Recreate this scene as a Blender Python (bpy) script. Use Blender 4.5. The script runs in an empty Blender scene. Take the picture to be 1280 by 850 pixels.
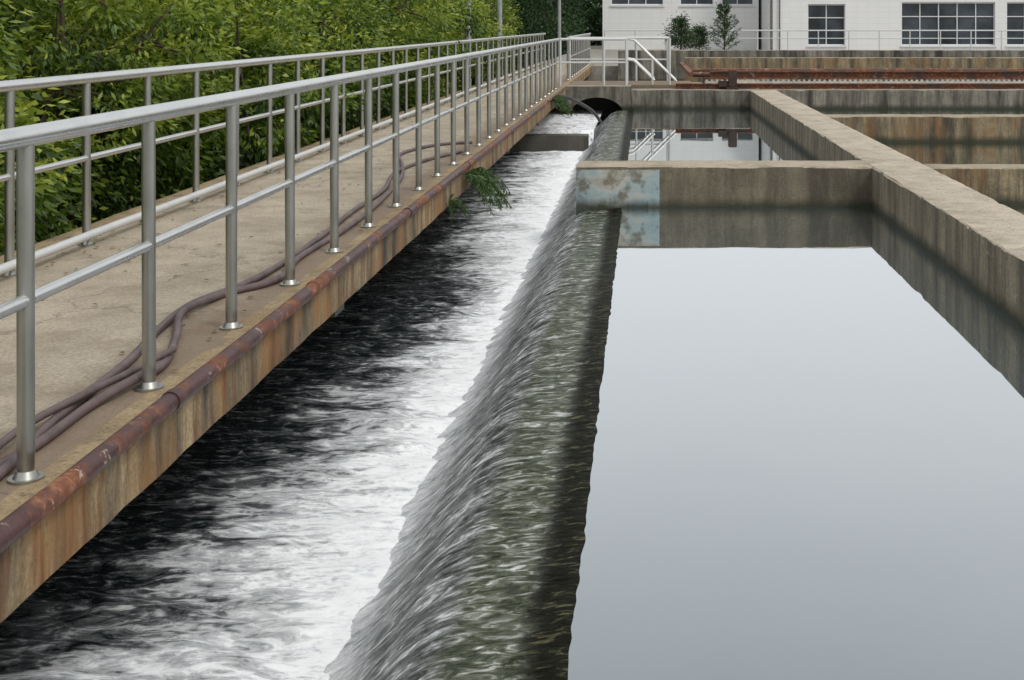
import bpy, bmesh, math, random
import numpy as np
from mathutils import Vector, noise, Matrix
random.seed(7); rng=np.random.default_rng(11)
sc=bpy.context.scene
sc.view_settings.view_transform='Standard'; sc.view_settings.look='None'; sc.view_settings.exposure=0

# ------------------------------------------------------------------ nodes
def setin(n,k,v):
    n.inputs[k].default_value=v
class M:
    def __init__(s,name):
        s.m=bpy.data.materials.new(name); s.m.use_nodes=True
        s.nt=s.m.node_tree; s.b=s.nt.nodes['Principled BSDF']; s.out=s.nt.nodes['Material Output']
        s.tc=s.nt.nodes.new('ShaderNodeTexCoord').outputs['Object']
    def n(s,t): return s.nt.nodes.new('ShaderNode'+t)
    def L(s,a,b): s.nt.links.new(a,b)
    def map(s,scale=(1,1,1),rot=(0,0,0),src=None):
        n=s.n('Mapping'); setin(n,'Scale',scale); setin(n,'Rotation',rot); s.L(src or s.tc,n.inputs['Vector']); return n.outputs[0]
    def noise(s,scale=5,detail=6,rough=.55,dist=0,vec=None):
        n=s.n('TexNoise'); setin(n,'Scale',scale); setin(n,'Detail',min(detail,6)); setin(n,'Roughness',rough); setin(n,'Distortion',dist)
        s.L(vec or s.tc,n.inputs['Vector']); return n.outputs['Fac']
    def ramp(s,fac,stops,interp='LINEAR'):
        n=s.n('ValToRGB'); cr=n.color_ramp; cr.interpolation=interp
        while len(cr.elements)<len(stops): cr.elements.new(.5)
        for e,(p,c) in zip(cr.elements,stops):
            e.position=p; e.color=(c,c,c,1) if isinstance(c,(int,float)) else (*c,1)
        s.L(fac,n.inputs[0]); return n.outputs[0]
    def mix(s,fac,a,b,mode='MIX'):
        n=s.n('Mix'); n.data_type='RGBA'; n.blend_type=mode
        for sock,v in ((n.inputs[0],fac),(n.inputs[6],a),(n.inputs[7],b)):
            if hasattr(v,'is_output'): s.L(v,sock)
            else: sock.default_value = v if isinstance(v,(int,float)) else (*v,1)
        return n.outputs[2]
    def math(s,op,a,b=0.0,c=None,clamp=False):
        n=s.n('Math'); n.operation=op; n.use_clamp=clamp
        for i,v in enumerate((a,b,c)):
            if v is None: continue
            if hasattr(v,'is_output'): s.L(v,n.inputs[i])
            else: n.inputs[i].default_value=v
        return n.outputs[0]
    def xyz(s):
        n=s.n('SeparateXYZ'); s.L(s.tc,n.inputs[0]); return n.outputs
    def bump(s,h,strength=.3,dist=.02,prev=None):
        n=s.n('Bump'); setin(n,'Strength',strength); setin(n,'Distance',dist); s.L(h,n.inputs['Height'])
        if prev is not None: s.L(prev,n.inputs['Normal'])
        return n.outputs[0]
    def put(s,k,v):
        if hasattr(v,'is_output'): s.L(v,s.b.inputs[k])
        else: s.b.inputs[k].default_value=v if isinstance(v,(int,float)) else (*v,1)

def concrete(name,c1,c2,stain=(.05,.042,.03),wl=None,stain_amt=.8,rust=0,white=0,blue=False,rough=.85,topc=None,patch=.55,edge=None):
    m=M(name)
    base=m.ramp(m.noise(1.3,9,.65),[(.3,c1),(.7,c2)])
    sp=m.ramp(m.noise(55,4,.7),[(.3,.62),(.6,1.12)])
    base=m.mix(1.0,base,sp,'MULTIPLY')
    x,y,z=m.xyz()
    geo=m.n('NewGeometry'); sn=m.n('SeparateXYZ'); m.L(geo.outputs['Normal'],sn.inputs[0])
    up=m.math('GREATER_THAN',sn.outputs[2],.6)
    side=m.math('SUBTRACT',1.0,up)
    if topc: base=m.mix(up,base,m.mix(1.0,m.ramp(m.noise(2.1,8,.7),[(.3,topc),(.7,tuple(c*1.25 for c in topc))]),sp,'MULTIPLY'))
    st=m.ramp(m.noise(1.0,8,.65,vec=m.map((4,4,.5))),[(.42,0.0),(.64,1.0)])
    st=m.math('MULTIPLY',st,m.math('MULTIPLY_ADD',side,stain_amt*.8,stain_amt*.2))
    base=m.mix(st,base,stain)
    fs=m.ramp(m.noise(1.0,8,.7,vec=m.map((17,17,1.2))),[(.5,0.0),(.7,.6*stain_amt)])
    base=m.mix(m.math('MULTIPLY',fs,side),base,stain)
    bl=m.ramp(m.noise(3.2,8,.7),[(.48,0.0),(.72,patch)])
    base=m.mix(bl,base,tuple(c*1.3 for c in stain))
    bl2=m.ramp(m.noise(17,8,.75),[(.56,0.0),(.64,.5)])
    base=m.mix(bl2,base,tuple(c*1.8 for c in stain))
    if edge is not None:
        ee=m.ramp(m.math('MULTIPLY_ADD',m.noise(4,8,.75),.5,m.math('SUBTRACT',x,edge)),[(.25,0.0),(.52,.75)])
        base=m.mix(ee,base,(.15,.10,.06))
        ck=m.n('TexVoronoi'); ck.feature='DISTANCE_TO_EDGE'; setin(ck,'Scale',.55)
        nn=m.n('TexNoise'); setin(nn,'Scale',3); setin(nn,'Detail',6); setin(nn,'Roughness',.7); m.L(m.tc,nn.inputs['Vector'])
        vm=m.n('VectorMath'); vm.operation='MULTIPLY_ADD'; m.L(nn.outputs['Color'],vm.inputs[0]); vm.inputs[1].default_value=(.6,.6,.6); m.L(m.tc,vm.inputs[2])
        m.L(vm.outputs[0],ck.inputs['Vector'])
        base=m.mix(m.ramp(ck.outputs['Distance'],[(.0,.7),(.007,0.0)]),base,(.09,.07,.05))
    if rust:
        r=m.ramp(m.noise(1.0,7,.6,vec=m.map((3.1,3.1,.8))),[(.48,0.0),(.62,rust)])
        base=m.mix(m.math('MULTIPLY',r,side),base,(.26,.13,.04))
        r2=m.ramp(m.noise(1.0,8,.7,vec=m.map((1,11,1.0))),[(.53,0.0),(.64,rust)])
        base=m.mix(m.math('MULTIPLY',r2,side),base,(.15,.06,.02))
    if white:
        v=m.n('TexVoronoi'); v.feature='DISTANCE_TO_EDGE'; setin(v,'Scale',.9)
        nn=m.n('TexNoise'); setin(nn,'Scale',5); setin(nn,'Detail',6); m.L(m.map((1,1,1)),nn.inputs['Vector'])
        vm=m.n('VectorMath'); vm.operation='MULTIPLY_ADD'; m.L(nn.outputs['Color'],vm.inputs[0]); vm.inputs[1].default_value=(.35,.35,.35); m.L(m.map((1,.8,2.2)),vm.inputs[2])
        m.L(vm.outputs[0],v.inputs['Vector'])
        cr=m.ramp(v.outputs['Distance'],[(.002,white),(.010,0.0)])
        cr=m.math('MULTIPLY',cr,m.ramp(m.noise(2.2,6,.7),[(.5,0.0),(.62,.8)]))
        base=m.mix(m.math('MULTIPLY',cr,side),base,(.5,.48,.42))
    if blue:
        pn=m.noise(7,8,.7)
        mk=m.math('LESS_THAN',m.math('MULTIPLY_ADD',pn,.06,x),.20)
        mk=m.math('MULTIPLY',mk,m.math('LESS_THAN',z,-.125))
        pc=m.ramp(m.noise(1.5,5,.6,vec=m.map((1,1,2.0))),[(.3,(.24,.36,.40)),(.47,(.32,.43,.45)),(.56,(.45,.48,.45)),(.68,(.36,.34,.28))])
        base=m.mix(m.math('MULTIPLY',mk,m.ramp(m.noise(4.5,6,.62),[(.38,.15),(.48,.78)])),base,pc)
    if wl is not None:
        zz=m.math('MULTIPLY_ADD',m.noise(6,5,.6,vec=m.map((1,1,.2))),.12,z)
        wet=m.ramp(m.math('MULTIPLY_ADD',m.math('SUBTRACT',zz,wl),2.2,0.0),[(.20,1.0),(.42,0.0)])
        base=m.mix(m.math('MULTIPLY',wet,.9),base,(.022,.027,.013))
    m.put('Base Color',base); m.put('Roughness',rough)
    h=m.math('ADD',m.math('MULTIPLY',m.noise(9,8,.65),1.0),m.math('MULTIPLY',m.noise(90,3,.6),.35))
    m.L(m.bump(h,.6,.02),m.b.inputs['Normal'])
    return m.m

C_deck=concrete('deck_concrete',(.34,.285,.205),(.51,.44,.34),stain=(.15,.115,.075),stain_amt=.6,rough=.8,patch=.6,edge=-2.38)
C_beam=concrete('deck_edge_concrete',(.28,.195,.095),(.40,.31,.185),stain=(.028,.023,.016),stain_amt=1.0,rust=.9)
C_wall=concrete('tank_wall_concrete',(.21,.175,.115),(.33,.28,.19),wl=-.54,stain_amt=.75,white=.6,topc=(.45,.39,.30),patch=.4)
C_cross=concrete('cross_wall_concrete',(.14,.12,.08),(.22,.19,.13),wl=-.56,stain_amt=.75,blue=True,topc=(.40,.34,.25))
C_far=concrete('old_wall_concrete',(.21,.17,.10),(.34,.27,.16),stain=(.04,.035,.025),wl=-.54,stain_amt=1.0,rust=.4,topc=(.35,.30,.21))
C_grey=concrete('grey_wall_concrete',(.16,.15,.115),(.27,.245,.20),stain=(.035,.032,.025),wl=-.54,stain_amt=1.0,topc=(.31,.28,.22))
C_pav=concrete('paving_concrete',(.28,.26,.22),(.38,.36,.31),stain_amt=.3)
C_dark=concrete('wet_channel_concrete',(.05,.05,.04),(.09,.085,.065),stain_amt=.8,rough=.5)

def steel(name,c,r,met=1.0):
    m=M(name); n=m.noise(3,8,.7)
    m.put('Base Color',m.mix(m.ramp(n,[(.5,0.0),(.75,.35)]),c,tuple(k*.5 for k in c)))
    m.put('Metallic',met); m.put('Roughness',m.ramp(m.noise(5,6),[(.3,r*.85),(.7,r*1.25)])); return m.m
S_post=steel('stainless_post_steel',(.42,.42,.385),.36)
S_rail=steel('stainless_rail_steel',(.72,.73,.72),.28)
S_white=steel('galvanised_white_rail',(.62,.63,.62),.42,.3)

def rusty(name,paint,amt):
    m=M(name)
    n=m.noise(1.6,9,.75); n2=m.noise(14,8,.7)
    rc=m.ramp(n2,[(.3,(.08,.026,.014)),(.5,(.18,.065,.03)),(.68,(.34,.17,.09))])
    pc=m.ramp(m.noise(9,6),[(.3,tuple(k*.6 for k in paint)),(.7,tuple(k*1.3 for k in paint))])
    mk=m.ramp(n,[(amt,0.0),(amt+.07,1.0)])
    c=m.mix(mk,pc,rc)
    fl=m.ramp(m.noise(5,9,.8),[(.60,0.0),(.63,.8)])
    c=m.mix(fl,c,(.42,.34,.27))
    m.put('Base Color',c); m.put('Roughness',m.mix(mk,(.42,)*3,(.85,)*3))
    m.L(m.bump(n2,.5,.01),m.b.inputs['Normal']); return m.m
R_pipe=rusty('rusty_maroon_paint',(.065,.025,.024),.49)
R_beam=rusty('rusty_beam_steel',(.09,.042,.028),.46)

def simple(name,c,r=.6,var=.3,met=0,sc_=8):
    m=M(name); m.put('Base Color',m.ramp(m.noise(sc_,7,.65),[(.3,tuple(k*(1-var) for k in c)),(.7,tuple(k*(1+var) for k in c))]))
    m.put('Roughness',r); m.put('Metallic',met); m.L(m.bump(m.noise(40,4),.15,.01),m.b.inputs['Normal']); return m.m
Hose=simple('hose_rubber',(.115,.08,.08),.5,.35)
Bark=simple('tree_bark',(.07,.05,.035),.9,.4)
Hose2=simple('dark_pipe',(.03,.03,.03),.4)
Lampm=simple('lamp_grey',(.3,.31,.31),.5)

def leafmat(name,dark,mid,light):
    m=M(name); a=m.n('Attribute'); a.attribute_name='tint'
    c=m.ramp(a.outputs['Fac'],[(0,dark),(.5,mid),(1,light)])
    m.put('Base Color',c); m.put('Roughness',.5)
    tr=m.n('BsdfTranslucent'); m.L(m.mix(1.0,c,(1.0,1.05,.5),'MULTIPLY'),tr.inputs[0])
    mx=m.n('MixShader'); mx.inputs[0].default_value=.35
    m.L(m.b.outputs[0],mx.inputs[1]); m.L(tr.outputs[0],mx.inputs[2]); m.L(mx.outputs[0],m.out.inputs[0]); return m.m
LeafA=leafmat('tree_leaves',(.03,.065,.010),(.14,.22,.028),(.42,.47,.07))
LeafB=leafmat('distant_leaves',(.015,.04,.018),(.04,.085,.03),(.09,.15,.045))
LeafC=leafmat('conifer_needles',(.015,.04,.015),(.04,.085,.03),(.10,.16,.05))
LeafF=leafmat('fern_leaves',(.02,.045,.012),(.05,.11,.025),(.13,.20,.05))

def still(name,body,lo=.06):
    m=M(name)
    bp=m.bump(m.noise(1.3,2,.4,vec=m.map((1,1.6,1))),.02,.02)
    lw=m.n('LayerWeight'); setin(lw,'Blend',.5); m.L(bp,lw.inputs['Normal'])
    f=m.ramp(lw.outputs['Facing'],[(0,lo),(.35,.14),(.546,.39),(.70,.63),(.844,.87),(1,.98)])
    d=m.n('BsdfDiffuse'); m.L(m.ramp(m.noise(.5,5),[(.3,tuple(k*.92 for k in body)),(.7,tuple(k*1.08 for k in body))]),d.inputs[0])
    g=m.n('BsdfGlossy'); setin(g,'Color',(.95,.98,1,1)); setin(g,'Roughness',.012)
    m.L(bp,g.inputs['Normal'])
    mx=m.n('MixShader'); m.L(f,mx.inputs[0]); m.L(d.outputs[0],mx.inputs[1]); m.L(g.outputs[0],mx.inputs[2])
    m.L(mx.outputs[0],m.out.inputs[0]); return m.m
W_pool=still('still_pool_water',(.07,.10,.11))
W_side=still('side_pool_water',(.03,.04,.025))

# ------------------------------------------------------------------ mesh helpers
def link(o,parent=None):
    sc.collection.objects.link(o)
    if parent: o.parent=parent
    return o
def empty(name):
    o=bpy.data.objects.new(name,None); return link(o)
def from_bm(bm,name,mat,parent=None,smooth=None):
    me=bpy.data.meshes.new(name); bm.normal_update(); bm.to_mesh(me); bm.free()
    for k in (mat if isinstance(mat,(list,tuple)) else [mat]): me.materials.append(k)
    if smooth is not None:
        me.polygons.foreach_set('use_smooth',[True]*len(me.polygons)); me.set_sharp_from_angle(angle=math.radians(smooth))
    return link(bpy.data.objects.new(name,me),parent)
def addbox(bm,x0,x1,y0,y1,z0,z1,mi=0):
    v=[bm.verts.new(p) for p in [(x0,y0,z0),(x1,y0,z0),(x1,y1,z0),(x0,y1,z0),(x0,y0,z1),(x1,y0,z1),(x1,y1,z1),(x0,y1,z1)]]
    for f in [(0,3,2,1),(4,5,6,7),(0,1,5,4),(1,2,6,5),(2,3,7,6),(3,0,4,7)]:
        bm.faces.new([v[i] for i in f]).material_index=mi
def box(name,x0,x1,y0,y1,z0,z1,mat,parent=None,bev=0):
    bm=bmesh.new(); addbox(bm,x0,x1,y0,y1,z0,z1)
    if bev: bmesh.ops.bevel(bm,geom=bm.edges[:],offset=bev,segments=2,affect='EDGES')
    return from_bm(bm,name,mat,parent)
def beam(name,axis,a0,a1,c0,c1,z0,z1,mat,parent=None,jit=.007,step=.1,ch=.018):
    """long concrete member with worn, slightly uneven arrises"""
    bm=bmesh.new(); n=max(2,int((a1-a0)/step))
    sec=[(c0,z0+ch),(c0,(z0+z1)/2),(c0,z1-ch),(c0+ch*.35,z1-ch*.35),(c0+ch,z1),((c0+c1)/2,z1),(c1-ch,z1),(c1-ch*.35,z1-ch*.35),(c1,z1-ch),(c1,(z0+z1)/2),(c1,z0+ch),(c1-ch,z0),(c0+ch,z0)]
    rings=[]
    for i in range(n+1):
        a=a0+(a1-a0)*i/n; r=[]
        for k,(c,z) in enumerate(sec):
            q=Vector((a*4.1,c*9+k*.7,z*9)); j=noise.noise(q)+.6*noise.noise(q*3.1)
            chip=max(0,noise.noise(Vector((a*2.3,k*.2+c*5,9)))-.35)*.06 if k in (3,7,4,6,2,8) else 0
            cc=c+(j*jit); zz=z+jit*.8*noise.noise(q+Vector((5,5,5)))-chip
            r.append(bm.verts.new((cc,a,zz) if axis=='y' else (a,cc,zz)))
        rings.append(r)
    m=len(sec)
    for i in range(n):
        for k in range(m):
            f=(rings[i][k],rings[i][(k+1)%m],rings[i+1][(k+1)%m],rings[i+1][k]); bm.faces.new(f)
    bm.faces.new(rings[0]); bm.faces.new(rings[-1][::-1])
    bmesh.ops.recalc_face_normals(bm,faces=bm.faces[:])
    return from_bm(bm,name,mat,parent,smooth=40)
def tube(bm,pts,r,seg=12,cap=True,mi=0):
    pts=[Vector(p) for p in pts]; rings=[]; up=None
    for i,p in enumerate(pts):
        t=(pts[min(i+1,len(pts)-1)]-pts[max(i-1,0)]).normalized()
        if up is None: up=Vector((0,0,1)) if abs(t.z)<.9 else Vector((1,0,0))
        s=t.cross(up).normalized(); up=s.cross(t).normalized()
        rr=r[i] if isinstance(r,(list,tuple)) else r
        rings.append([bm.verts.new(p+(s*math.cos(a)+up*math.sin(a))*rr) for a in [2*math.pi*k/seg for k in range(seg)]])
    for i in range(len(rings)-1):
        for k in range(seg):
            bm.faces.new((rings[i][k],rings[i][(k+1)%seg],rings[i+1][(k+1)%seg],rings[i+1][k])).material_index=mi
    if cap:
        bm.faces.new(rings[0][::-1]).material_index=mi; bm.faces.new(rings[-1]).material_index=mi
def smoothpts(pts,n=8):
    P=[Vector(p) for p in pts]; out=[]
    for i in range(len(P)-1):
        a=P[max(i-1,0)];b=P[i];c=P[i+1];d=P[min(i+2,len(P)-1)]
        for k in range(n):
            t=k/n
            out.append(.5*((2*b)+(c-a)*t+(2*a-5*b+4*c-d)*t*t+(3*b-a-3*c+d)*t**3))
    out.append(P[-1]); return out
def grid(name,xs,ys,zf,mat,parent=None):
    nx,ny=len(xs),len(ys); co=[]
    for y in ys:
        for x in xs: co.append((x,y,zf(x,y)))
    fs=[(j*nx+i,j*nx+i+1,(j+1)*nx+i+1,(j+1)*nx+i) for j in range(ny-1) for i in range(nx-1)]
    me=bpy.data.meshes.new(name); me.from_pydata(co,[],fs); me.materials.append(mat)
    me.polygons.foreach_set('use_smooth',[True]*len(me.polygons)); return link(bpy.data.objects.new(name,me),parent)

# ------------------------------------------------------------------ ground
gm=M('ground_soil'); gm.put('Base Color',gm.ramp(gm.noise(.8,8,.7),[(.3,(.02,.03,.012)),(.7,(.06,.07,.03))])); gm.put('Roughness',.95)
box('ground',-900,900,-300,2500,-2.8,-2.5,gm.m)
box('paved_terrace',-3.9,120,45.0,160,-2.4,-.02,C_pav)

# ------------------------------------------------------------------ walkway
ww=empty('concrete_walkway')
def deck_z(x,y): return .004*noise.noise(Vector((x*1.5,y*1.5,0)))
box('slab',-3.86,-1.98,1,48,-.18,-.012,C_deck,ww)
grid('deck_surface',np.linspace(-3.86,-1.92,14),np.linspace(1,48,300),deck_z,C_deck,ww)
beam('edge_beam','y',1,48,-1.98,-1.83,-.26,.003,C_beam,ww,jit=.006)
beam('outer_edge_beam','y',1,48,-3.98,-3.83,-.30,.03,C_beam,ww)
for i in range(9):
    box('cross_joist_%d'%i,-3.83,-1.98,3.0+i*5.2,3.25+i*5.2,-.42,-.18,C_dark,ww)
bm=bmesh.new()
tube(bm,[(-1.815+.008*noise.noise(Vector((y*.5,0,0))),y,.012+.009*noise.noise(Vector((0,y*.6,3)))) for y in np.arange(1,24,.25)],.036,14)
for y in (4.9,7.0,9.8,13.1,17.2): tube(bm,[(-1.815,y,.012),(-1.815,y+.05,.012)],.041,14)
from_bm(bm,'rusty_edge_pipe',R_pipe,None,40)
bm=bmesh.new()
tube(bm,[(-1.82,y,.0) for y in np.arange(24.1,29.8,.3)],.026,10)
from_bm(bm,'rusty_edge_pipe',R_pipe,None,40)

def railing(name,x,ys,y0,y1,base_pipe=False,H=1.1,mid=.575,pr=.027):
    e=empty(name)
    bm=bmesh.new()
    for y in ys:
        dx=.004*random.uniform(-1,1)
        tube(bm,[(x,y,.0),(x+dx,y,H-.02)],pr,18)
        tube(bm,[(x,y,-.002),(x,y,.010)],.055,18); tube(bm,[(x,y,.010),(x,y,.022),(x,y,.032)],[.040,.034,pr+.002],18)
    from_bm(bm,'posts',S_post,e,40)
    bm=bmesh.new()
    tube(bm,[(x,y,H) for y in np.linspace(y0,y1,40)],.035,20)
    from_bm(bm,'top_rail',S_rail,e,40)
    bm=bmesh.new()
    yy=[y0]+list(ys)+[y1]
    for a,b in zip(yy[:-1],yy[1:]):
        if b-a>.1: tube(bm,[(x,a+.02,mid),(x,b-.02,mid)],.022,14)
    from_bm(bm,'mid_rail',S_rail,e,40)
    if base_pipe:
        bm=bmesh.new(); tube(bm,[(x+.05,y,.075+.008*noise.noise(Vector((y*.4,1,1)))) for y in np.linspace(y0,y1,60)],.028,10)
        from_bm(bm,'bottom_rail',S_white,e,40)
    return e
railing('steel_railing',-1.98,[4.1+1.02*i for i in range(25)],2.6,29.6)
railing('steel_railing',-1.98,[33.2+1.02*i for i in range(14)],33.2,47)
railing('steel_railing',-3.68,[3.3+1.03*i for i in range(43)],2.6,47.5,True)

hz=.02
def hose(pts,r=.019):
    bm=bmesh.new(); tube(bm,[p+Vector((0,0,.003*noise.noise(p*3))) for p in smoothpts([(x,y,z) for x,y,z in pts])],r,10)
    return from_bm(bm,'rubber_hose',Hose,None,60)
hose([(-1.98-.12,3.2,hz),(-2.06,3.99,hz),(-2.133,4.58,hz),(-2.173,5.0,hz),(-2.2,5.46,hz),(-2.294,6.07,hz),(-2.324,6.58,hz),(-2.22,7.04,hz),(-2.178,7.66,hz),(-2.19,8.65,hz),(-2.24,9.8,hz),(-2.26,11.1,hz),(-2.41,12.4,hz),(-2.3,13.6,hz),(-2.06,14.5,hz)])
hose([(-2.2,3.1,hz),(-2.10,4.17,hz),(-2.08,4.41,hz),(-2.09,4.82,hz),(-2.04,5.1,hz+.02),(-2.037,5.43,hz),(-2.16,5.91,hz),(-2.268,6.3,hz+.03),(-2.24,6.83,hz),(-2.07,7.22,hz),(-2.13,7.92,hz),(-2.1,8.98,hz),(-2.14,10.3,hz),(-2.28,12,hz),(-2.5,13.2,hz),(-2.7,14.2,hz),(-2.5,15.2,hz),(-2.1,15.6,hz)])
hose([(-2.0-.06,3.2,hz),(-2.13,4.0,hz+.03),(-2.17,4.5,hz+.03),(-2.12,4.95,hz+.03),(-2.10,5.2,hz+.02),(-2.04,5.55,hz+.03)],.015)
bm=bmesh.new()
for k in range(260):
    x=-3.75+abs(random.gauss(0,.25)) if k%2 else random.uniform(-3.6,-1.95); y=random.uniform(3,26); s=random.uniform(.012,.032); a=random.uniform(0,6.28)
    if x>-1.9: continue
    p=[(0,-s,0),(s*.45,0,.004),(0,s,.002),(-s*.45,0,.007)]
    bm.faces.new([bm.verts.new((x+q[0]*math.cos(a)-q[1]*math.sin(a),y+q[0]*math.sin(a)+q[1]*math.cos(a),.009+q[2])) for q in p])
from_bm(bm,'fallen_leaves',simple('dead_leaf',(.16,.10,.04),.8,.5))

# ------------------------------------------------------------------ tanks
WZ=-.54
box('tank_floor',-4.1,60,-1,45,-2.45,-2.2,C_dark)
box('pool_water',-.262,2.6,-.5,30.05,-1.2,WZ,W_pool)
box('side_pool_water',3.0,40,-.5,31,-1.2,WZ,W_side)
beam('tank_dividing_wall','y',-.5,30.3,2.48,3.10,-1.4,-.09,C_wall,jit=.009)
beam('cross_wall','x',-.74,2.485,13.93,14.58,-1.3,-.094,C_cross,jit=.008)
beam('cross_wall','x',3.095,40,14.1,14.55,-1.3,-.13,C_far,jit=.008)
beam('cross_wall','x',3.095,40,21.6,22.15,-1.3,-.10,C_far,jit=.009)
beam('cross_wall','x',-.30,40,30.0,30.7,-1.3,-.085,C_grey,jit=.009)
beam('channel_wall','y',-.5,32,-4.0,-3.4,-2.3,-.45,C_dark)
bm=bmesh.new()
sec=[(-.264,-.60),(-.40,-.62),(-.64,-.63),(-.80,-.72),(-.98,-.92),(-1.15,-1.15),(-1.25,-2.2),(-.264,-2.2)]
A=[bm.verts.new((x,-.5,z)) for x,z in sec]; B=[bm.verts.new((x,30,z)) for x,z in sec]
for k in range(len(sec)): bm.faces.new((A[k],A[(k+1)%8],B[(k+1)%8],B[k]))
bm.faces.new(A[::-1]); bm.faces.new(B)
from_bm(bm,'weir_wall',C_dark)

# flowing water over the weir
m=M('weir_overflow'); x,y,z=m.xyz()
wv=m.math('MULTIPLY_ADD',m.math('SUBTRACT',m.noise(1.0,6,.65,vec=m.map((6,13,1))),.5),.15,x)
u=m.math('MULTIPLY_ADD',wv,-1.0,-.2)
s1=m.noise(1.0,6,.62,.9,vec=m.map((4.5,11,4),(0,0,.5))); s2=m.noise(1.0,6,.65,.9,vec=m.map((12,34,14),(0,0,.42)))
s3=m.noise(1.0,6,.6,1.2,vec=m.map((8,20,7),(0,0,.5)))
st=m.math('ADD',m.math('MULTIPLY',s1,.55),m.math('MULTIPLY',s2,.45))
crest=m.ramp(s3,[(.37,(.018,.024,.010)),(.46,(.06,.075,.04)),(.54,(.14,.155,.11)),(.60,(.32,.34,.30)),(.67,(.66,.68,.66))])
lip=m.ramp(m.noise(1.0,6,.65,.9,vec=m.map((10,26,10),(0,0,.4))),[(.35,(.003,.004,.002)),(.56,(.012,.013,.006)),(.66,(.12,.115,.065))])
fall=m.ramp(st,[(.39,(.015,.020,.015)),(.46,(.085,.095,.085)),(.53,(.29,.305,.305)),(.60,(.90,.92,.94))])
foam=m.ramp(st,[(.38,(.33,.36,.39)),(.48,(.78,.81,.84)),(.58,(.95,.96,.97))])
col=m.mix(m.ramp(u,[(.17,0.0),(.22,1.0)]),lip,crest)
col=m.mix(m.ramp(u,[(.42,0.0),(.50,1.0)]),col,fall)
col=m.mix(m.ramp(u,[(.74,0.0),(.96,1.0)]),col,foam)
m.put('Base Color',col); m.put('Roughness',m.ramp(u,[(.14,.40),(.24,.07),(.42,.09),(.6,.22),(.95,.6)])); m.put('IOR',1.36)
m.put('Specular IOR Level',m.ramp(u,[(.14,.06),(.24,.5)]))
b1=m.bump(m.math('ADD',m.math('MULTIPLY',s1,1.1),m.math('MULTIPLY',s3,.9)),.85,.045); m.L(b1,m.b.inputs['Normal'])
prof=[(-.236,-.5385),(-.27,-.5395),(-.31,-.547),(-.36,-.555),(-.42,-.561),(-.5,-.566),(-.58,-.572),(-.65,-.583),(-.71,-.606),(-.77,-.640),(-.83,-.688),(-.89,-.745),(-.95,-.805),(-1.01,-.865),(-1.07,-.92),(-1.13,-.965),(-1.2,-1.0),(-1.27,-1.03)]
ys=np.arange(-.3,30,.03); co=[]; fs=[]
for j,yy in enumerate(ys):
    for i,(px,pz) in enumerate(prof):
        a=min(1,max(0,i-1)/4)
        q=Vector((px*5,(yy+px*.5)*9,0)); d=noise.noise(q)*.008*a+noise.noise(Vector((px*6,(yy+px*.6)*22,4)))*.004*a
        big=noise.noise(Vector((0,yy*1.1,8)))*.02*(i/len(prof))+noise.noise(Vector((i*.3,yy*7,8)))*.009*(i/len(prof))
        ed=(noise.noise(Vector((yy*3.5,2,2)))*.03+noise.noise(Vector((yy*13,7,2)))*.014)*(1 if i<=4 else 0)
        if i==0: ed=noise.noise(Vector((yy*2.5,3,2)))*.016+noise.noise(Vector((yy*9,7,5)))*.009
        if i==1: ed*=.5
        co.append((px+big+ed,yy,pz+d))
n=len(prof)
for j in range(len(ys)-1):
    for i in range(n-1): fs.append((j*n+i,(j+1)*n+i,(j+1)*n+i+1,j*n+i+1))
me=bpy.data.meshes.new('weir_water'); me.from_pydata(co,[],fs); me.materials.append(m.m)
me.polygons.foreach_set('use_smooth',[True]*len(me.polygons)); link(bpy.data.objects.new('weir_water',me))

# channel with foam
m=M('channel_foam_water'); x,y,z=m.xyz()
wid=m.ramp(m.math('MULTIPLY',y,1/32),[(0,.66),(.16,.62),(.25,.50),(.315,.40),(.36,.28),(.40,.45),(.46,.62),(.6,.78),(.8,.9)],'EASE')
wid=m.math('MULTIPLY',wid,2.0)
uu=m.math('DIVIDE',m.math('SUBTRACT',-1.15,x),wid)
n0=m.noise(1.0,3,.5,.5,vec=m.map((.9,1.3,1),(0,0,.2)))
n1=m.noise(1.0,6,.60,1.2,vec=m.map((2.0,4.2,1),(0,0,.15)))
n2=m.noise(1.0,6,.66,1.6,vec=m.map((6,14,1),(0,0,-.1)))
n3=m.noise(1.0,5,.65,1.0,vec=m.map((16,30,1),(0,0,.2)))
nn=m.math('ADD',m.math('ADD',m.math('MULTIPLY',n1,.48),m.math('MULTIPLY',n2,.30)),m.math('MULTIPLY',n0,.22))
amp=m.ramp(uu,[(0,.45),(.35,.85),(.9,1.0)])
amp=m.math('MULTIPLY',amp,4.6)
v=m.math('ADD',m.math('SUBTRACT',1.12,uu),m.math('MULTIPLY',m.math('SUBTRACT',nn,.5),amp))
mask=m.ramp(m.math('MULTIPLY',v,.62,clamp=True),[(.0,0.0),(.16,.10),(.38,.60),(.58,1.0)],'EASE')
rip=m.ramp(m.math('ADD',m.math('MULTIPLY',n2,.7),m.math('MULTIPLY',n3,.3)),[(.50,0.0),(.58,.10),(.68,.45)])
mask=m.math('MAXIMUM',mask,rip)
ft=m.math('ADD',m.math('ADD',m.math('MULTIPLY',n2,.5),m.math('MULTIPLY',n3,.4)),m.math('MULTIPLY',m.ramp(uu,[(0,1.0),(.6,0.0)]),.07))
fcol=m.ramp(ft,[(.34,(.44,.48,.52)),(.43,(.72,.75,.78)),(.52,(.92,.94,.95))])
m.put('Base Color',(.006,.011,.014)); m.put('Roughness',.10); m.put('IOR',1.36)
hb=m.math('ADD',m.noise(1.0,5,.6,.6,vec=m.map((4,12,1))),m.math('MULTIPLY',n1,1.0))
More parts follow.
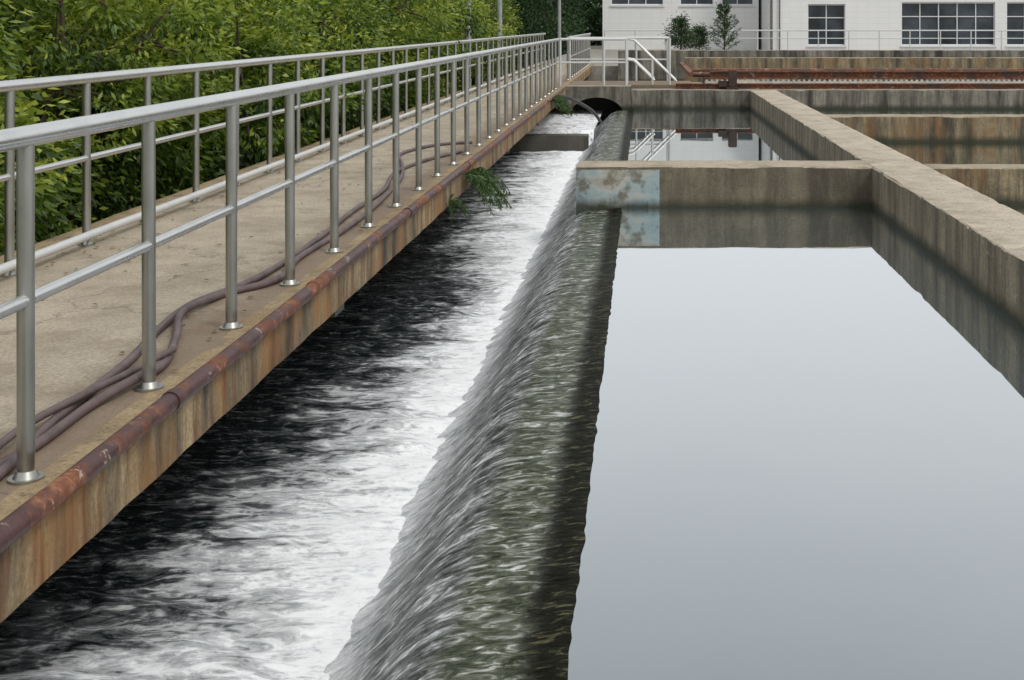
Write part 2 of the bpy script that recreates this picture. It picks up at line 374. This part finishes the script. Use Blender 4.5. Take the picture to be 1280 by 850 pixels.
m.L(m.bump(hb,1.0,.07),m.b.inputs['Normal'])
fd=m.n('BsdfDiffuse'); m.L(fcol,fd.inputs[0]); m.L(m.bump(m.math('ADD',nn,m.math('MULTIPLY',n3,.3)),.4,.05),fd.inputs['Normal'])
mx=m.n('MixShader'); m.L(mask,mx.inputs[0]); m.L(m.b.outputs[0],mx.inputs[1]); m.L(fd.outputs[0],mx.inputs[2]); m.L(mx.outputs[0],m.out.inputs[0])
def chz(x,y):
    a=math.exp(-max(0,-1.2-x)/.8)
    return -.99+(.5+a)*.022*noise.noise(Vector((x*2.5,y*5,0)))+.014*noise.noise(Vector((x*6,y*13,3)))+.03*a*noise.noise(Vector((x*1.5,y*1.3,5)))
grid('channel_water',np.linspace(-3.45,-1.12,60),np.arange(-.4,31.5,.045),chz,m.m)
box('channel_floor',-3.4,-1.26,-.5,31.5,-2.19,-1.5,C_dark)

bf=M('head_cascade'); nn=bf.noise(1.0,6,.65,.6,vec=bf.map((8,4,2)))
bf.put('Base Color',bf.ramp(nn,[(.33,(.10,.11,.12)),(.44,(.6,.63,.66)),(.53,(.92,.93,.94))])); bf.put('Roughness',.4)
bf.L(bf.bump(nn,.4,.03),bf.b.inputs['Normal'])
grid('inlet_cascade_water',np.linspace(-3.3,-1.0,30),np.linspace(25.0,31.5,60),lambda x,y: -.99+.33*min(1,max(0,(y-25)/.5))+.02*noise.noise(Vector((x*6,y*2,0))),bf.m)
beam('channel_baffle','x',-3.4,-1.08,24.6,25.0,-1.5,-.68,C_dark)

# crossing platform with arch
pf=empty('crossing_platform')
box('platform_slab',-1.825,1.2,30.72,33.0,-.30,-.004,C_deck,pf,.01)
bm=bmesh.new(); cx,rx,rz,zb=-1.1,.62,.40,-.66
x0,x1,zt=-1.82,-.31,-.003
ang=[math.pi*k/18 for k in range(19)]
def archv(yy):
    lo=[bm.verts.new((cx-rx*math.cos(a),yy,zb+rz*math.sin(a))) for a in ang]
    hi=[bm.verts.new((x0+(x1-x0)*k/18,yy,zt)) for k in range(19)]
    return lo,hi,[bm.verts.new((x0,yy,-1.3)),bm.verts.new((cx-rx,yy,-1.3)),bm.verts.new((cx+rx,yy,-1.3)),bm.verts.new((x1,yy,-1.3))]
F=archv(29.98); K=archv(30.7)
for lo,hi,b in (F,K):
    for k in range(18): bm.faces.new((lo[k],lo[k+1],hi[k+1],hi[k]))
    bm.faces.new((b[0],b[1],lo[0],hi[0])); bm.faces.new((b[2],b[3],hi[18],lo[18]))
for k in range(18):
    bm.faces.new((F[0][k],F[0][k+1],K[0][k+1],K[0][k])); bm.faces.new((F[1][k],F[1][k+1],K[1][k+1],K[1][k]))
bm.faces.new((F[2][1],F[0][0],K[0][0],K[2][1])); bm.faces.new((F[2][2],F[0][18],K[0][18],K[2][2]))
bmesh.ops.recalc_face_normals(bm,faces=bm.faces[:])
from_bm(bm,'arched_front',C_grey,pf)
box('tunnel_back_wall',-3.4,-.31,31.6,31.9,-1.3,-.31,C_dark,pf)
bm=bmesh.new(); tube(bm,smoothpts([(-1.82,26.6,-.02),(-1.5,26.8,-.12),(-1.1,26.9,-.36),(-.9,26.9,-.62)]),.035,10)
from_bm(bm,'drain_pipe',Hose2,None,60)

def xrail(name,y,x0,x1,xs,H=1.1,mid=.55,z=0,r=.028,mat=S_white):
    bm=bmesh.new()
    for xx in xs: tube(bm,[(xx,y,z),(xx,y,z+H)],r,10)
    tube(bm,[(x0,y,z+H),(x1,y,z+H)],r*1.15,10); tube(bm,[(x0,y,z+mid),(x1,y,z+mid)],r*.8,10)
    return from_bm(bm,name,mat,None,40)
xrail('platform_railing',30.25,-1.98,-.42,[-1.98,-.95,-.42])
xrail('platform_railing',32.8,-1.9,.6,[-1.9,-1.05,-.2,.6])
bm=bmesh.new()
for yy in (30.9,32.0):
    for off in (0,-.5): tube(bm,[(-.42,yy,1.1+off),(-.25,yy,1.08+off),(.78,yy,.08 if off==0 else .03) if off==0 else (.25,yy,.1)],.03,10)
    tube(bm,[(.2,yy,0),(.2,yy,.65)],.028,10); tube(bm,[(.62,yy,-.08),(.62,yy,1.12)],.028,10); tube(bm,[(-.42,yy,0),(-.42,yy,1.1)],.028,10)
    tube(bm,[(-.42,yy,1.12),(.62,yy,1.12)],.03,10)
from_bm(bm,'stair_handrail',S_white,None,40)
st=empty('concrete_steps')
for k in range(3): box('step_%d'%k,1.2+.28*k,1.2+.28*(k+1),30.75,33,-1,-.02-.03*k-.02,C_grey,st,.01)

# far structures
beam('tank_dividing_wall','y',30.72,44.5,2.3,2.85,-1.3,.02,C_far,jit=.009)
box('side_pool_water',2.8,40,31.0,44.4,-1.2,WZ,W_side)
box('side_pool_water',-1.8,2.35,33.2,44.4,-1.2,WZ-.01,W_side)
beam('cross_wall','x',1.9,40,36.2,36.9,-1.3,.17,C_far,jit=.01)
beam('cross_wall','x',-.9,40,44.4,45.1,-1.3,.55,C_grey,jit=.01)
beam('cross_wall','x',1.3,40,41,41.4,-1.3,.38,C_far,jit=.01)
bm=bmesh.new()
def ibeam(y0,y1,z0,z1,x0,x1):
    t=(z1-z0)*.16
    addbox(bm,x0,x1,y0,y1,z1-t,z1); addbox(bm,x0,x1,y0,y1,z0,z0+t); addbox(bm,x0,x1,(y0+y1)/2-.012,(y0+y1)/2+.012,z0+t,z1-t)
ibeam(33.0,33.2,.04,.25,1.7,40); ibeam(30.35,30.5,-.08,.05,.75,40)
for k in range(14): addbox(bm,2+k*2.6,2.15+k*2.6,33.03,33.17,-1.2,.04)
from_bm(bm,'rusty_steel_beam',R_beam)
bm=bmesh.new(); addbox(bm,1.5,40,31.2,31.26,-.02,.06)
for k in range(300): addbox(bm,1.5+k*.125,1.56+k*.125,31.2,31.26,.06,.1)
for k in range(12): addbox(bm,1.7+k*3.3,1.8+k*3.3,31.27,31.37,-.9,.05)
from_bm(bm,'toothed_weir_plate',simple('galvanised_plate',(.56,.53,.47),.6,.3))
bm=bmesh.new(); tube(bm,[(1.3,34.0,.12),(40,34.0,.12)],.07,12); tube(bm,[(1.3,35,.2),(40,35,.2)],.05,12)
for k in range(14): addbox(bm,1.6+k*2.8,1.7+k*2.8,33.9,35.1,-1.2,.06)
from_bm(bm,'rusty_pipe_run',R_beam,None,40)
bm=bmesh.new()
addbox(bm,1.93,2.23,30.1,30.4,-.085,-.03); addbox(bm,1.99,2.19,30.16,30.34,-.03,.36); addbox(bm,1.75,1.99,30.2,30.3,-.03,.12)
bmesh.ops.bevel(bm,geom=bm.edges[:],offset=.012,segments=2,affect='EDGES'); from_bm(bm,'rusty_bollard',simple('dark_rust',(.05,.028,.02),.8,.4))
bm=bmesh.new(); addbox(bm,1.2,1.34,34.5,44.2,.05,.16); from_bm(bm,'rusty_guide_rail',R_beam)

xrail('terrace_railing',65,-2,60,[-2+1.55*k for k in range(41)],H=1.15,mid=.75,z=-.02,r=.03)

def lamp(x,y):
    bm=bmesh.new(); tube(bm,[(x,y,-2.5),(x,y,1),(x,y,5.5)],[.095,.08,.06],12)
    tube(bm,smoothpts([(x,y,5.5),(x+.1,y,5.9),(x+.6,y,6.05),(x+1.0,y,6.0)]),.035,8)
    addbox(bm,x+.9,x+1.45,y-.1,y+.1,5.92,6.02)
    from_bm(bm,'street_lamp',Lampm,None,40)
lamp(-4.4,32); lamp(-4.4,39); lamp(-3.97,60)

# ------------------------------------------------------------------ building
wm=M('white_tile_wall'); br=wm.n('TexBrick'); setin(br,'Color1',(.80,.80,.79,1)); setin(br,'Color2',(.77,.78,.78,1)); setin(br,'Mortar',(.68,.69,.70,1)); setin(br,'Scale',1.0)
setin(br,'Mortar Size',.010); setin(br,'Brick Width',.6); setin(br,'Row Height',.3); br.offset=0
sx=wm.n('CombineXYZ'); X,Y,Z=wm.xyz(); wm.L(wm.math('ADD',X,Y),sx.inputs[0]); wm.L(Z,sx.inputs[1]); wm.L(sx.outputs[0],br.inputs['Vector'])
wm.put('Base Color',wm.mix(wm.ramp(wm.noise(.6,8,.7,vec=wm.map((1,1,.3))),[(.5,0.0),(.8,.2)]),br.outputs[0],(.5,.49,.46))); wm.put('Roughness',.5)
gl=M('window_glass'); gl.put('Base Color',gl.ramp(gl.noise(.7,4),[(.35,(.012,.016,.02)),(.65,(.06,.075,.09))])); gl.put('Roughness',.08)
fr=simple('white_window_frame',(.7,.71,.72),.4,.08)
def building(name,x0,x1,y,depth,z0,z1,wins):
    e=empty(name); bm=bmesh.new()
    xs=sorted(set([x0,x1]+[w[0] for w in wins]+[w[1] for w in wins])); zs=sorted(set([z0,z1]+[w[2] for w in wins]+[w[3] for w in wins]))
    def isw(a,b): return any(w[0]<=a<w[1] and w[2]<=b<w[3] for w in wins)
    for i in range(len(xs)-1):
        for k in range(len(zs)-1):
            if not isw((xs[i]+xs[i+1])/2,(zs[k]+zs[k+1])/2):
                bm.faces.new([bm.verts.new(p) for p in [(xs[i],y,zs[k]),(xs[i+1],y,zs[k]),(xs[i+1],y,zs[k+1]),(xs[i],y,zs[k+1])]])
    for a,b,c,d in wins:
        for q in [((a,c),(b,c)),((b,c),(b,d)),((b,d),(a,d)),((a,d),(a,c))]:
            (p,r),(s,t)=q; bm.faces.new([bm.verts.new(v) for v in [(p,y,r),(s,y,t),(s,y+.3,t),(p,y+.3,r)]])
    for q in [[(x0,y,z0),(x0,y+depth,z0),(x0,y+depth,z1),(x0,y,z1)],[(x1,y,z0),(x1,y+depth,z0),(x1,y+depth,z1),(x1,y,z1)],[(x0,y+depth,z0),(x1,y+depth,z0),(x1,y+depth,z1),(x0,y+depth,z1)],[(x0,y,z1),(x1,y,z1),(x1,y+depth,z1),(x0,y+depth,z1)]]:
        bm.faces.new([bm.verts.new(v) for v in q])
    from_bm(bm,'walls',wm.m,e)
    bm=bmesh.new(); bf2=bmesh.new()
    for a,b,c,d in wins:
        addbox(bm,a,b,y+.24,y+.27,c,d)
        nx=max(2,round((b-a)/1.0)); hz_=c+(d-c)*.66
        for k in range(nx+1):
            xx=a+(b-a)*k/nx; w=.05 if k not in (0,nx) else .07
            addbox(bf2,xx-w/2 if k else a,xx+w/2 if k<nx else b,y+.17,y+.235,c,d)
        for zz,h in ((c,.07),(hz_,.05),(d-.07,.07)): addbox(bf2,a,b,y+.175,y+.23,zz,zz+h)
        addbox(bf2,a-.08,b+.08,y-.07,y+.168,c-.09,c-.003)
    from_bm(bm,'window_glass',gl.m,e); from_bm(bf2,'window_frames',fr,e)
    box('parapet',x0-.15,x1+.15,y-.15,y+depth+.15,z1+.003,z1+.35,fr,e); return e
building('white_office_building',6.8,60,70,14,-.02,7.2,[(8.97,11.0,.28,2.55),(14.1,19.2,.28,2.65),(19.85,24.9,.28,2.65),(27,32,.28,2.65),(35,40,.28,2.65),(8.97,11.0,4,6),(14.1,19.2,4,6),(19.85,24.9,4,6),(27,32,4,6),(35,40,4,6)])
building('white_workshop_building',-2.4,6.62,74,9,-.02,6.5,[(-1.9,1.1,2.55,4.2),(2.1,4.0,2.55,4.2),(4.5,6.3,2.55,4.2)])
bm=bmesh.new(); tube(bm,[(6.95,69.85,-.02),(6.95,69.85,7.1)],.07,10); tube(bm,[(7.4,69.9,-.02),(7.4,69.9,7.1)],.04,8); from_bm(bm,'downpipe',simple('downpipe_grey',(.12,.12,.12),.5))

# ------------------------------------------------------------------ foliage
def leaves(name,P,D,L,W,tint,mat):
    n=len(P); D=D/np.linalg.norm(D,axis=1,keepdims=True)
    S=np.cross(D,rng.normal(size=(n,3))); S/=np.linalg.norm(S,axis=1,keepdims=True)
    Nn=np.cross(D,S)
    L=L[:,None];W=W[:,None]
    v=np.stack([P,P+D*L*.45+S*W*.5-Nn*W*.15,P+D*L,P+D*L*.45-S*W*.5-Nn*W*.15],1).reshape(-1,3)
    me=bpy.data.meshes.new(name); me.vertices.add(4*n); me.vertices.foreach_set('co',v.ravel())
    me.loops.add(4*n); me.loops.foreach_set('vertex_index',np.arange(4*n)); me.polygons.add(n)
    me.polygons.foreach_set('loop_start',np.arange(0,4*n,4)); me.polygons.foreach_set('loop_total',np.full(n,4))
    me.update(calc_edges=True)
    a=me.attributes.new('tint','FLOAT','POINT'); a.data.foreach_set('value',np.repeat(np.clip(tint,0,1),4).astype(np.float32))
    me.materials.append(mat); return me
def unit(n):
    v=rng.normal(size=(n,3)); return v/np.linalg.norm(v,axis=1,keepdims=True)
def tree_variant(i,R=2.2,nleaf=50000,cz=3.5,RZ=2.6):
    lobes=[]
    for k in range(15):
        d=unit(1)[0]; rr=rng.uniform(.35,.8)
        lobes.append((np.array([d[0]*R*rr,d[1]*R*rr,cz+d[2]*RZ*rr]),rng.uniform(.6,1.15),rng.uniform(-.15,.18)))
    C=[];T=[]
    for k in range(480):
        c,r,t=lobes[k%15]; d=unit(1)[0]; p=c+d*r*rng.uniform(.7,1.1)
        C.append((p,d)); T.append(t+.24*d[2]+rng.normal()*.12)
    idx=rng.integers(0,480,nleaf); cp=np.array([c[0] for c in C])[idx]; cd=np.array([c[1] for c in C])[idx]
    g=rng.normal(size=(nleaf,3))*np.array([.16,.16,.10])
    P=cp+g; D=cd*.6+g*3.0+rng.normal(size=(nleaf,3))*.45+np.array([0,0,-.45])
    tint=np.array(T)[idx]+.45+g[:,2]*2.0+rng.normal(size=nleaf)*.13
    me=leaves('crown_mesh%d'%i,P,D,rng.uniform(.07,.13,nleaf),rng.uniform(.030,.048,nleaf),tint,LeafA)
    bm=bmesh.new(); j=rng.normal(size=(6,2))*.07
    tp=[(j[k,0]*k*.4,j[k,1]*k*.4,-.1+k*.75) for k in range(5)]
    tube(bm,tp,[.15,.13,.115,.1,.07],9)
    for c,r,t in lobes:
        a=Vector(tp[rng.integers(1,4)]); b=Vector(c); md=(a+b)/2+Vector((rng.normal()*.15,rng.normal()*.15,-.2))
        pp=smoothpts([a,md,b,b+Vector(tuple(unit(1)[0]*r*.6))],4); tube(bm,pp,list(np.linspace(.055,.01,len(pp))),6)
        for q in range(4):
            e=Vector(tuple(np.array(c)+unit(1)[0]*r)); tube(bm,[b,(b+e)/2+Vector((0,0,.08)),e],[.02,.013,.005],5)
    tm=bpy.data.meshes.new('trunk_mesh%d'%i); bm.to_mesh(tm); bm.free(); tm.materials.append(Bark); return tm,me
V=[tree_variant(i) for i in range(4)]
def place(x,y,s,k,rz):
    tm,me=V[k]; t=link(bpy.data.objects.new('broadleaf_tree',tm)); t.location=(x,y,-2.5); t.rotation_euler=(0,0,rz); t.scale=(s,s,s)
    link(bpy.data.objects.new('crown',me),t)
c=0
for y in np.arange(5.5,50,2.8):
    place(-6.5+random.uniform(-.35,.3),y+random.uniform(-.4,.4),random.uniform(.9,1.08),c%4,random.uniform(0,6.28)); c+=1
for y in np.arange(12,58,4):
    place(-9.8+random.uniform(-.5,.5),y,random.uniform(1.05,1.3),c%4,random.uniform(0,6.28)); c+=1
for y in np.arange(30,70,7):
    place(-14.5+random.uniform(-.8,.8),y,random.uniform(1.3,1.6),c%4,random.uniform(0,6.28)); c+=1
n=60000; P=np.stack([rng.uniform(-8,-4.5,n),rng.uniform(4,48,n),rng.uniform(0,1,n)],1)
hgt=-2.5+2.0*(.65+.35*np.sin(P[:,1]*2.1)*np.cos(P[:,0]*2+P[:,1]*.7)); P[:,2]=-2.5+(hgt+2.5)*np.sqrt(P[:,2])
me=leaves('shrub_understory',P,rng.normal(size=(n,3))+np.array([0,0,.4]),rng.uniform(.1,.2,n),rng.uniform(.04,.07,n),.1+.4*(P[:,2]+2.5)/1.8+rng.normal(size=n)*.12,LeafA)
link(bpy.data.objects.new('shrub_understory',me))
def mass(name,x0,x1,y0,y1,ztop,n,mat,ls=.35):
    cs=[]
    for k in range(70): cs.append((rng.uniform(x0,x1),rng.uniform(y0,y1),rng.uniform(-1,ztop),rng.uniform(1.2,2.4)))
    cs=np.array(cs); i=rng.integers(0,70,n); d=unit(n)
    P=cs[i,:3]+d*cs[i,3:4]*rng.uniform(.8,1.05,(n,1))
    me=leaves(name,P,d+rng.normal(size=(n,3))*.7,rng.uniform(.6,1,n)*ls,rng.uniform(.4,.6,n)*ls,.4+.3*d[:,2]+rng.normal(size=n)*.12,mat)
    link(bpy.data.objects.new(name,me))
mass('distant_trees',-14,-4.4,62,72,5,50000,LeafB,.22)
mass('distant_trees',-60,4,100,130,9,50000,LeafB,.6)
mass('distant_trees',-14,1,88,94,6.5,50000,LeafB,.32)

def youngtree(name,x,y,h,w,spiky,n):
    bm=bmesh.new(); tube(bm,[(x,y,-.02),(x+.04,y,h*.5),(x,y,h*.98)],[.05,.03,.008],8)
    P=[];D=[]; nb=int(h*(17 if spiky else 22))
    for b in range(nb):
        z=.2+(h-.25)*(b/nb)**.9; r=w*(1-.75*z/h)*rng.uniform(.55,1.2); a=b*2.4+rng.normal()*.3; rise=rng.uniform(.3,.9) if spiky else rng.uniform(.05,.6)
        e=Vector((x+math.cos(a)*r,y+math.sin(a)*r,z+r*rise)); o=Vector((x,y,z)); tube(bm,[o,(o+e)/2-Vector((0,0,.03)),e],[.014,.01,.004],5)
        for q in range(n//nb):
            t=rng.uniform(.2,1.05); p=o.lerp(e,t); s=.05 if spiky else .11
            P.append((p.x+rng.normal()*s,p.y+rng.normal()*s,p.z+rng.normal()*s)); D.append((math.cos(a)+rng.normal()*.7,math.sin(a)+rng.normal()*.7,rise+rng.normal()*.5))
    t=from_bm(bm,name,Bark); n=len(P)
    me=leaves('foliage',np.array(P),np.array(D),rng.uniform(.09,.17,n),rng.uniform(.025,.045,n),.45+rng.normal(size=n)*.22,LeafC)
    link(bpy.data.objects.new('foliage',me),t)
youngtree('garden_shrub',1.7,60,1.7,.95,False,3600); youngtree('garden_shrub',2.6,61,1.3,.8,False,2400)
youngtree('young_conifer_tree',3.75,60,2.35,.85,True,2600)

def fern(x,y,z,s,nf=26):
    P=[];D=[];bm=bmesh.new()
    for f in range(nf):
        a=rng.uniform(-1.4,1.4); L=s*rng.uniform(.35,1.1); up=rng.uniform(.0,.3)
        o=Vector((x,y+rng.uniform(-.35,.35)*s*2,z)); pts=[]
        for k in range(14):
            t=k/13; pts.append(o+Vector((math.cos(a)*L*t*.9,math.sin(a)*L*t*1.3,up*t*.6-L*.9*t*t)))
        tube(bm,pts,.0025,4)
        for k in range(2,14):
            for sd in (-1,1):
                for q in range(2):
                    d=(pts[k]-pts[k-1]).normalized(); sv=d.cross(Vector((0,0,1)))*sd
                    P.append(pts[k]-d*.012*q); D.append(sv+d*.7+Vector((0,0,-.35))+Vector(tuple(rng.normal(size=3)*.3)))
    t=from_bm(bm,'fern_plant',LeafF); n=len(P)
    me=leaves('fronds',np.array([tuple(p) for p in P]),np.array([tuple(p) for p in D]),rng.uniform(.045,.08,n)*s/.5,rng.uniform(.012,.022,n)*s/.5,.5+rng.normal(size=n)*.25,LeafF)
    link(bpy.data.objects.new('fronds',me),t)
fern(-1.80,13.2,-.08,.42,50); fern(-1.8,11.9,-.2,.2,14); fern(-1.8,25.4,.0,.45,40)

# ------------------------------------------------------------------ light: bright overcast
w=bpy.data.worlds.new('World'); sc.world=w; w.use_nodes=True; nt=w.node_tree
bg=nt.nodes['Background']; sky=nt.nodes.new('ShaderNodeTexSky'); sky.sky_type='NISHITA'; sky.sun_disc=False
sky.sun_elevation=math.radians(52); sky.sun_rotation=math.radians(130); sky.dust_density=5; sky.air_density=1.2; sky.ozone_density=1
hs=nt.nodes.new('ShaderNodeHueSaturation'); hs.inputs['Saturation'].default_value=.25
tc=nt.nodes.new('ShaderNodeTexCoord'); mp=nt.nodes.new('ShaderNodeMapping'); mp.inputs['Scale'].default_value=(1,1,2.2)
cn=nt.nodes.new('ShaderNodeTexNoise'); cn.inputs['Scale'].default_value=1.3; cn.inputs['Detail'].default_value=5; cn.inputs['Roughness'].default_value=.45
cr=nt.nodes.new('ShaderNodeValToRGB'); cr.color_ramp.elements[0].position=.35; cr.color_ramp.elements[0].color=(5.5,5.65,5.8,1)
cr.color_ramp.elements[1].position=.65; cr.color_ramp.elements[1].color=(6.9,7.0,7.1,1)
mx=nt.nodes.new('ShaderNodeMix'); mx.data_type='RGBA'; mx.inputs[0].default_value=.7
nt.links.new(tc.outputs['Generated'],mp.inputs[0]); nt.links.new(mp.outputs[0],cn.inputs['Vector']); nt.links.new(cn.outputs['Fac'],cr.inputs[0])
nt.links.new(sky.outputs[0],hs.inputs['Color']); nt.links.new(hs.outputs[0],mx.inputs[6]); nt.links.new(cr.outputs[0],mx.inputs[7])
nt.links.new(mx.outputs[2],bg.inputs[0]); bg.inputs[1].default_value=.145
sl=bpy.data.lights.new('sun','SUN'); sl.energy=1.1; sl.angle=math.radians(14); sl.color=(1,.96,.90)
so=bpy.data.objects.new('sun',sl); link(so)
az=math.radians(130); el=math.radians(52)
dirv=Vector((math.sin(az)*math.cos(el),math.cos(az)*math.cos(el),math.sin(el)))
so.rotation_euler=dirv.to_track_quat('Z','Y').to_euler()

cam=bpy.data.cameras.new('camera'); cam.lens=45; cam.sensor_width=36; cam.shift_x=-.129; cam.shift_y=-.3086; cam.clip_end=4000; cam.clip_start=.05
co_=bpy.data.objects.new('camera',cam); link(co_); co_.location=(0,0,1.46); co_.rotation_euler=(math.radians(90),0,0); sc.camera=co_
